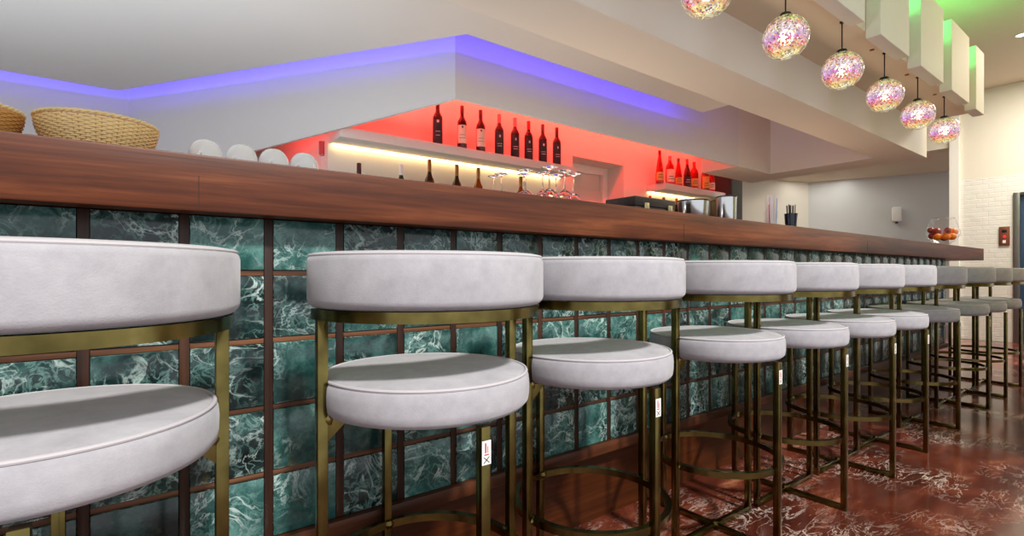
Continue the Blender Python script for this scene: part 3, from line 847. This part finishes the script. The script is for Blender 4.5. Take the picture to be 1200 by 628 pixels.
for rr, da, z, r, kind, lab in [
        (0.068, -0.62, 0.109, 0.033, 'o', 'orange low at the left front of the fruit bowl'),
        (0.068, 0.36, 0.109, 0.033, 'o', 'orange low in the middle front of the fruit bowl'),
        (0.068, 1.34, 0.110, 0.033, 'o', 'orange at the right front of the fruit bowl'),
        (0.086, 1.92, 0.158, 0.032, 'o', 'orange against the right glass of the fruit bowl'),
        (0.036, 2.00, 0.160, 0.034, 'o', 'orange on top of the fruit pile'),
        (0.082, -1.52, 0.122, 0.028, 'p', 'dark red fruit low at the left of the bowl'),
        (0.088, -1.55, 0.178, 0.028, 'p', 'dark red fruit high against the left glass'),
        (0.048, -1.10, 0.163, 0.033, 'p', 'dark red fruit on top of the pile, left of the orange'),
        (0.055, 2.95, 0.104, 0.030, 'p', 'dark red fruit at the back of the bowl'),
        (0.086, 0.42, 0.168, 0.028, 'p', 'dark red fruit peeping between the front oranges'),]:
    p = pol(rr, camd + da, z)
    fruit(M['orange'] if kind == 'o' else M['plum'], p, r, 'orange' if kind == 'o' else 'plum', lab, 'oranges in the glass bowl' if kind == 'o' else 'dark red fruit in the glass bowl')

# ------------------------------------------------------------------ pendants
cord = None
def pendant(loc, lab):
    t = thing('pendant_lamp', lab, 'lamp', loc, 0, 'mosaic globe pendants above the bar')
    R = 0.098
    n = 24
    prof = [(0.012, R * 0.985)] + [(R * 1.0 * math.sin(PI * k / n), R * math.cos(PI * k / n)) for k in range(2, n)] + [(0, -R)]
    MB().lathe(prof, 40).build('glass_globe', M['shell'], t)
    R2 = 0.086
    prof = [(0, R2)] + [(R2 * math.sin(PI * k / n), R2 * math.cos(PI * k / n)) for k in range(1, n)] + [(0, -R2)]
    MB().lathe(prof, 36).build('lit_mosaic', M['mosaic'], t)
    MB().lathe([(0, 0.034)] + [(0.034 * math.sin(PI * k / 12), 0.034 * math.cos(PI * k / 12)) for k in range(1, 12)] + [(0, -0.034)], 20).build('bulb', M['bulb'], t)
    MB().lathe([(0, R + 0.012), (0.022, R + 0.010), (0.026, R + 0.002), (0.026, R - 0.006), (0.0, R - 0.006)], 24).build('cap', M['black'], t)
    MB().sweep([(0, 0, R + 0.010), (0, 0, 2.203 - 1.945)], 0.0035, 8).build('cord', M['black'], t)
    MB().lathe([(0, 0.2575), (0.012, 0.2575), (0.010, 0.250), (0, 0.249)], 16).build('ceiling_hook', M['black'], t)
for k, lab in enumerate(['mosaic globe pendant cut off by the top of the photo', 'largest fully visible mosaic globe pendant on its cord', 'third mosaic globe pendant from the left',
                         'fourth mosaic globe pendant from the left', 'fifth mosaic globe pendant, second from the far end', 'mosaic globe pendant at the far end of the row']):
    pendant((1.765 + 0.63 * k, 1.1, 1.945), lab)
for k in range(3):
    o = MB().lathe([(0, 2.2028), (0.012, 2.2028), (0.012, 2.199), (0, 2.198)], 14).build('ceiling_screw_cap', M['copper_plate'])
    o.location = (1.765 + 0.63 * (3 + k) - 0.11, 1.13, 0)
    tag(o, ['small round brown cap on the soffit left of the fourth pendant', 'small round brown cap on the soffit left of the fifth pendant', 'small round brown cap on the soffit left of the sixth pendant'][k], 'cap', 'brown caps on the soffit')

# ------------------------------------------------------------------ far wall fittings
cp = thing('lift_call_switch', 'copper brown lift call panel with red light on white brick', 'panel', (8.897, 1.392, 1.223))
MB().box(-0.018, 0.0, -0.05, 0.05, 0, 0.24, 0.003).build('plate', M['copper_plate'], cp)
MB().box(-0.021, -0.0185, -0.024, 0.024, 0.165, 0.2, 0.001).build('display', M['black'], cp)
MB().lathe([(0, 0.006), (0.012, 0.005), (0.014, 0), (0, 0)], 20, c=(-0.0185, -0.003, 0.115), mat=Matrix.Rotation(-PI / 2, 4, 'Y')).build('red_button', M['red_lamp'], cp)
MB().box(-0.0225, -0.0185, -0.014, 0.016, 0.03, 0.068, 0.002).build('white_button', M['white'], cp)
wd = thing('wall_dispenser', 'white soap dispenser on the grey wall behind the counter end', 'dispenser', (10.70, 3.05, 1.735), math.atan2(-1.88, 0.79))
MB().box(-0.065, 0.065, -0.10, -0.003, 0.03, 0.285, 0.02).build('body', M['white'], wd)
MB().box(-0.02, 0.02, -0.07, -0.03, 0.0, 0.029, 0.006).build('nozzle', M['darkgrey'], wd)
dl = thing('downlight', 'small round lit downlight in the ceiling at the right edge', 'light', (7.16, 1.0, 3.259))
MB().lathe([(0.035, -0.004), (0.045, -0.006), (0.05, 0.0), (0.035, 0.0), (0.035, -0.004)], 28).build('ring', M['white'], dl)
MB().lathe([(0, -0.003), (0.034, -0.003), (0.034, 0.0), (0, 0)], 28).build('disc', M['downlight'], dl)

# ------------------------------------------------------------------ bar stools
RS = 0.2165; RL = 0.222
def make_stool():
    t = thing('bar_stool', '', 'bar stool', (0, 0, 0), 0, 'grey velvet bar stools along the bar')
    # seat cushion
    prof = [(0, 0.600), (RS - 0.022, 0.600), (RS - 0.010, 0.603), (RS - 0.002, 0.612), (RS, 0.625), (RS + 0.0005, 0.645), (RS - 0.001, 0.660), (RS - 0.006, 0.669),
            (RS - 0.016, 0.673), (RS - 0.05, 0.678), (RS * 0.55, 0.683), (RS * 0.25, 0.6855), (0, 0.686)]
    seat = MB().lathe(prof, 72).build('seat', M['velvet'], t, angle=60)
    rp = RS - 0.006
    MB().sweep([(rp * math.cos(2 * PI * k / 72), rp * math.sin(2 * PI * k / 72), 0.6695) for k in range(72)], 0.0032, 8, closed=True).build('seat_piping', M['piping'], seat)
    # backrest cushion: rounded section swept round the customer side
    def section(a, f):
        ri, ro = 0.186, 0.2445
        z0, z1 = 0.8095, 0.914
        cr, cz_ = (ri + ro) / 2, (z0 + z1) / 2
        hw, hh = (ro - ri) / 2 * f, (z1 - z0) / 2 * (0.55 + 0.45 * f)
        pts = []
        rad_ = 0.017 * f
        corners = [(1, -1, -PI / 2), (1, 1, 0), (-1, 1, PI / 2), (-1, -1, PI)]
        for sx, sz, st_ in corners:
            for q in range(5):
                b = st_ + PI / 2 * q / 4
                x = cr + sx * (hw - rad_) + rad_ * math.cos(b)
                z = cz_ + sz * (hh - rad_) + rad_ * math.sin(b)
                # slight bulge of the outer face
                if sx > 0: x += 0.004 * f * (1 - ((z - cz_) / hh) ** 2)
                pts.append((x * math.cos(a), x * math.sin(a), z))
        return pts
    secs = []
    A0, A1 = PI - 0.10, 2 * PI + 0.10
    N = 56
    for k, f in ((0, 0.25), (0.35, 0.62), (0.9, 0.86), (1.6, 0.97)):
        secs.append(section(A0 + k * 0.03, f))
    for k in range(N + 1):
        secs.append(section(A0 + 0.075 + (A1 - A0 - 0.15) * k / N, 1.0))
    for k, f in ((1.6, 0.97), (0.9, 0.86), (0.35, 0.62), (0, 0.25)):
        secs.append(section(A1 - k * 0.03, f))
    back = MB().loop_sweep(secs).build('backrest', M['velvet'], t, angle=60)
    ro = 0.2405
    path = [(ro * math.cos(A0 + 0.04 + (A1 - A0 - 0.08) * k / 60), ro * math.sin(A0 + 0.04 + (A1 - A0 - 0.08) * k / 60), 0.9085) for k in range(61)]
    MB().sweep(path, 0.003, 8).build('backrest_piping', M['piping'], back)
    # brass band under the backrest
    b0, b1 = PI - 0.06, 2 * PI + 0.06
    secs = []
    for k in range(49):
        a = b0 + (b1 - b0) * k / 48
        secs.append([(r * math.cos(a), r * math.sin(a), z) for r, z in ((0.210, 0.789), (0.238, 0.789), (0.238, 0.809), (0.210, 0.809))])
    MB().loop_sweep(secs).build('back_band', M['brass'], t)
    # legs
    w = 0.0098
    def leg(cx, cy, top):
        return MB().box(cx - w, cx + w, cy - w, cy + w, 0, top, 0.0018).build('leg', M['brass'], t)
    leg(-RL, 0, 0.789); leg(RL, 0, 0.789)
    leg(0, 0.212, 0.5995)
    fl = leg(0, -0.212, 0.5995)
    # paper sticker on the leg facing the room
    s_ = MB().box(w + 0.0001 - 0.0195, w - 0.0001, -0.212 - w - 0.0008, -0.212 - w - 0.0002, 0.532, 0.575).build('paper_sticker', M['white'], fl, smooth=False)
    s_.location.x = 0
    mk = MB()
    yy = -0.212 - w - 0.0012
    for sg in (1, -1):        # the X
        mk.loop_sweep([[(-0.006 * sg - 0.0012, yy, 0.535), (-0.006 * sg + 0.0012, yy, 0.535), (-0.006 * sg + 0.0012, yy + 0.0004, 0.535), (-0.006 * sg - 0.0012, yy + 0.0004, 0.535)],
                       [(0.006 * sg - 0.0012, yy, 0.546), (0.006 * sg + 0.0012, yy, 0.546), (0.006 * sg + 0.0012, yy + 0.0004, 0.546), (0.006 * sg - 0.0012, yy + 0.0004, 0.546)]])
    mk.build('cross_mark', M['ink_dark'], fl, smooth=False)
    for z0, z1, x0, x1 in ((0.549, 0.551, -0.005, 0.005), (0.553, 0.571, -0.0035, -0.0005), (0.553, 0.565, 0.002, 0.0035)):
        MB().box(x0, x1, yy, yy + 0.0004, z0, z1).build('printed_line', M['ink_red'], fl, smooth=False)
    # brackets holding the seat
    for sg in (-1, 1):
        bm_ = MB()
        bm_.prism([(sg * (RL - w), -0.008), (sg * (RL - w), 0.008), (sg * (RL - 0.045), 0.008), (sg * (RL - 0.045), -0.008)], [0.560, 0.560, 0.592, 0.592], 0.5995)
        bm_.lathe([(0, -0.012), (0.010, -0.010), (0.012, 0), (0.010, 0.010), (0, 0.012)], 12, c=(sg * (RL - w - 0.001), 0, 0.60))
        bm_.build('bracket', M['brass'], t)
    # foot ring
    secs = []
    for k in range(72):
        a = 2 * PI * k / 72
        secs.append([(r * math.cos(a), r * math.sin(a), z) for r, z in ((0.196, 0.252), (0.213, 0.252), (0.213, 0.270), (0.196, 0.270))])
    ring = MB().loop_sweep(secs, closed=True).build('foot_ring', M['brass'], t)
    for k in range(4):
        bs = MB()
        a = k * PI / 2
        r_ = (RL if k % 2 == 0 else 0.212) - w
        bs.lathe([(0, -0.013), (0.010, -0.009), (0.013, 0), (0.010, 0.009), (0, 0.013)], 12, c=(r_ * math.cos(a) * 1.0, r_ * math.sin(a), 0.261))
        bs.build('weld', M['brass'], ring)
    # crossed floor bars
    MB().box(-RL + w, RL - w, -w, w, 0.0, 0.0195, 0.002).build('base_bar', M['brass'], t)
    MB().box(-w, w, -0.212 + w, -w - 0.0003, 0.0, 0.0195, 0.002).build('base_bar', M['brass'], t)
    MB().box(-w, w, w + 0.0003, 0.212 - w, 0.0, 0.0195, 0.002).build('base_bar', M['brass'], t)
    MB().lathe([(0, 0.0196), (0.011, 0.0196), (0.010, 0.026), (0, 0.027)], 16).build('hub', M['brass'], t)
    return t
stool = make_stool()
labels = ['grey velvet bar stool cut off by the left edge, largest and nearest',
          'second grey bar stool from the left, whole round seat and label in the foreground',
          'third grey bar stool from the left edge of the photo',
          'fourth grey bar stool from the left, base cross visible on red marble',
          'fifth grey bar stool from the left edge',
          'sixth grey bar stool from the left edge',
          'seventh grey bar stool from the left, last one in the light',
          'first of the shaded taupe-looking bar stools, eighth from the left',
          'ninth bar stool from the left, shaded, third from the far end',
          'tenth bar stool from the left, shaded, second from the far end',
          'farthest bar stool, cut off by the right edge beside the lift door']
pos = [(-0.09, 0.98, 0.0), (0.518, 0.980, 0.0), (1.018, 0.985, 0.0), (1.618, 0.98, 0.0), (2.118, 0.975, 0.0), (2.623, 0.972, 0.0), (3.125, 0.98, -0.03), (3.73, 0.985, 0.0), (4.445, 0.985, 0.0), (4.945, 0.98, 0.0), (5.52, 0.985, 0.0)]
for i, (x, y, rz) in enumerate(pos):
    o = stool if i == 0 else copy_tree(stool)
    o.location = (x, y, 0.0); o.rotation_euler = (0, 0, rz); o['label'] = labels[i]

# ------------------------------------------------------------------ lights
def area(name, loc, direction, sx, sy, power, col, spread=180, xaxis=None):
    l = bpy.data.lights.new(name, 'AREA'); l.shape = 'RECTANGLE'; l.size = sx; l.size_y = sy; l.energy = power; l.color = col
    l.spread = math.radians(spread)
    o = bpy.data.objects.new(name, l); C.objects.link(o)
    z = -Vector(direction).normalized()
    x = Vector(xaxis) if xaxis else z.orthogonal()
    x = (x - z * x.dot(z)).normalized(); y = z.cross(x)
    o.matrix_world = Matrix.Translation(loc) @ Matrix((x, y, z)).transposed().to_4x4()
    return o
sun = bpy.data.lights.new('sun', 'SUN'); sun.energy = 3.2; sun.angle = math.radians(5); sun.color = (1, 0.97, 0.94)
so = bpy.data.objects.new('sun', sun); C.objects.link(so)
so.rotation_euler = Vector((0.03, 1.0, -1.08)).to_track_quat('-Z', 'Y').to_euler()
w = bpy.data.worlds.new('world'); sc.world = w; w.use_nodes = True
bg = w.node_tree.nodes['Background']; bg.inputs[0].default_value = (0.93, 0.96, 1.0, 1); bg.inputs[1].default_value = 0.85

RED = (1.0, 0.035, 0.025); BLUE = (0.07, 0.035, 1.0); GREEN = (0.05, 1.0, 0.2)
# red led strips behind the bulkhead foot
area('red_led', (3.5, 3.39, 2.32), (0, 1, -0.5), 4.0, 0.03, 27, RED, 180, (1, 0, 0))
area('red_led_slant', (0.80, 3.95, 2.15), (0.827, 0.45, -0.3), 1.5, 0.03, 6, RED, 180, (-0.563, 0.827, 0))
# blue led strips lying on the hanging panel
zl = ZP + 0.0235
for dz_, h_, f_ in ((0.0, 0.004, 0.3), (0.03, 0.03, 0.15)):
    area('blue_led', ((1.54 + 3.78) / 2, 2.36, zl + dz_), (0, 1, 0.0), 2.24, h_, 11 * f_, BLUE, 180, (1, 0, 0))
    mid = Vector((0.743, 3.549, zl + dz_)); mid -= Vector((0.826, 0.563, 0)) * 0.05
    area('blue_led_slant', mid, (0.826, 0.563, 0.0), 2.7, h_, 13 * f_, BLUE, 180, (-0.563, 0.826, 0))
    area('blue_led_left', (-2.0, 4.63, zl + dz_), (0, 1, 0.0), 3.9, h_, 18 * f_, BLUE, 180, (1, 0, 0))
area('blue_led_end', (3.76, 2.07, zl), (1, 0, 0.2), 0.65, 0.004, 0.6, BLUE, 180, (0, 1, 0))
# green led on the ceiling shelf
area('green_led', (3.6, 1.20, 2.50), (0, -0.15, 1), 4.4, 0.03, 31, GREEN, 180, (1, 0, 0))
# lamps of the back room and hall, then added fill lights without fixtures
area('back_room_lamp', (9.6, 3.6, 2.56), (0, 0, -1), 1.2, 1.0, 9, (1, 0.97, 0.92), 180)
area('hall_lamp', (7.6, 0.6, 3.25), (0, 0, -1), 1.0, 1.0, 75, (1, 0.93, 0.83), 180)
area('stool_fill_light', (5.4, -0.2, 3.25), (0, 0.2, -1), 0.8, 0.5, 26, (1, 0.76, 0.5), 180)  # added light to warm the far stools, not a lamp of the place
for x_, y_, p_, c_ in ((-0.9, 3.6, 3, (0.84, 0.93, 1.0)), (-1.6, 2.5, 23, (0.82, 0.93, 1.0)), (0.1, 2.4, 11, (0.86, 0.94, 1.0)), (2.0, 2.1, 7, (1, 0.8, 0.6)), (4.2, 2.1, 5.5, (1, 0.72, 0.5))):
    area('bar_fill_light', (x_, y_, 0.95), (0, 0, 1), 1.5, 0.35, p_, c_, 180, (1, 0, 0))  # added upward fill hidden behind the counter, brightens ceiling panel and bulkhead

# ------------------------------------------------------------------ camera
cam = bpy.data.cameras.new('camera'); cam.sensor_width = 36; cam.lens = 18.0; cam.shift_y = 6 / 1200; cam.clip_start = 0.02
co = bpy.data.objects.new('camera', cam); C.objects.link(co)
co.location = (0, 0, 0.875)
co.rotation_euler = (PI / 2, 0, -math.atan2(0.6048, 0.7964))
sc.camera = co
sc.view_settings.view_transform = 'Standard'
sc.view_settings.look = 'None'
sc.view_settings.gamma = 1.0
sc.view_settings.use_curve_mapping = False
sc.view_settings.exposure = 0.35
sc.cycles.max_bounces = 14
sc.cycles.transmission_bounces = 12
sc.cycles.diffuse_bounces = 6
sc.cycles.transparent_max_bounces = 16
sc.cycles.caustics_reflective = False
sc.cycles.caustics_refractive = False
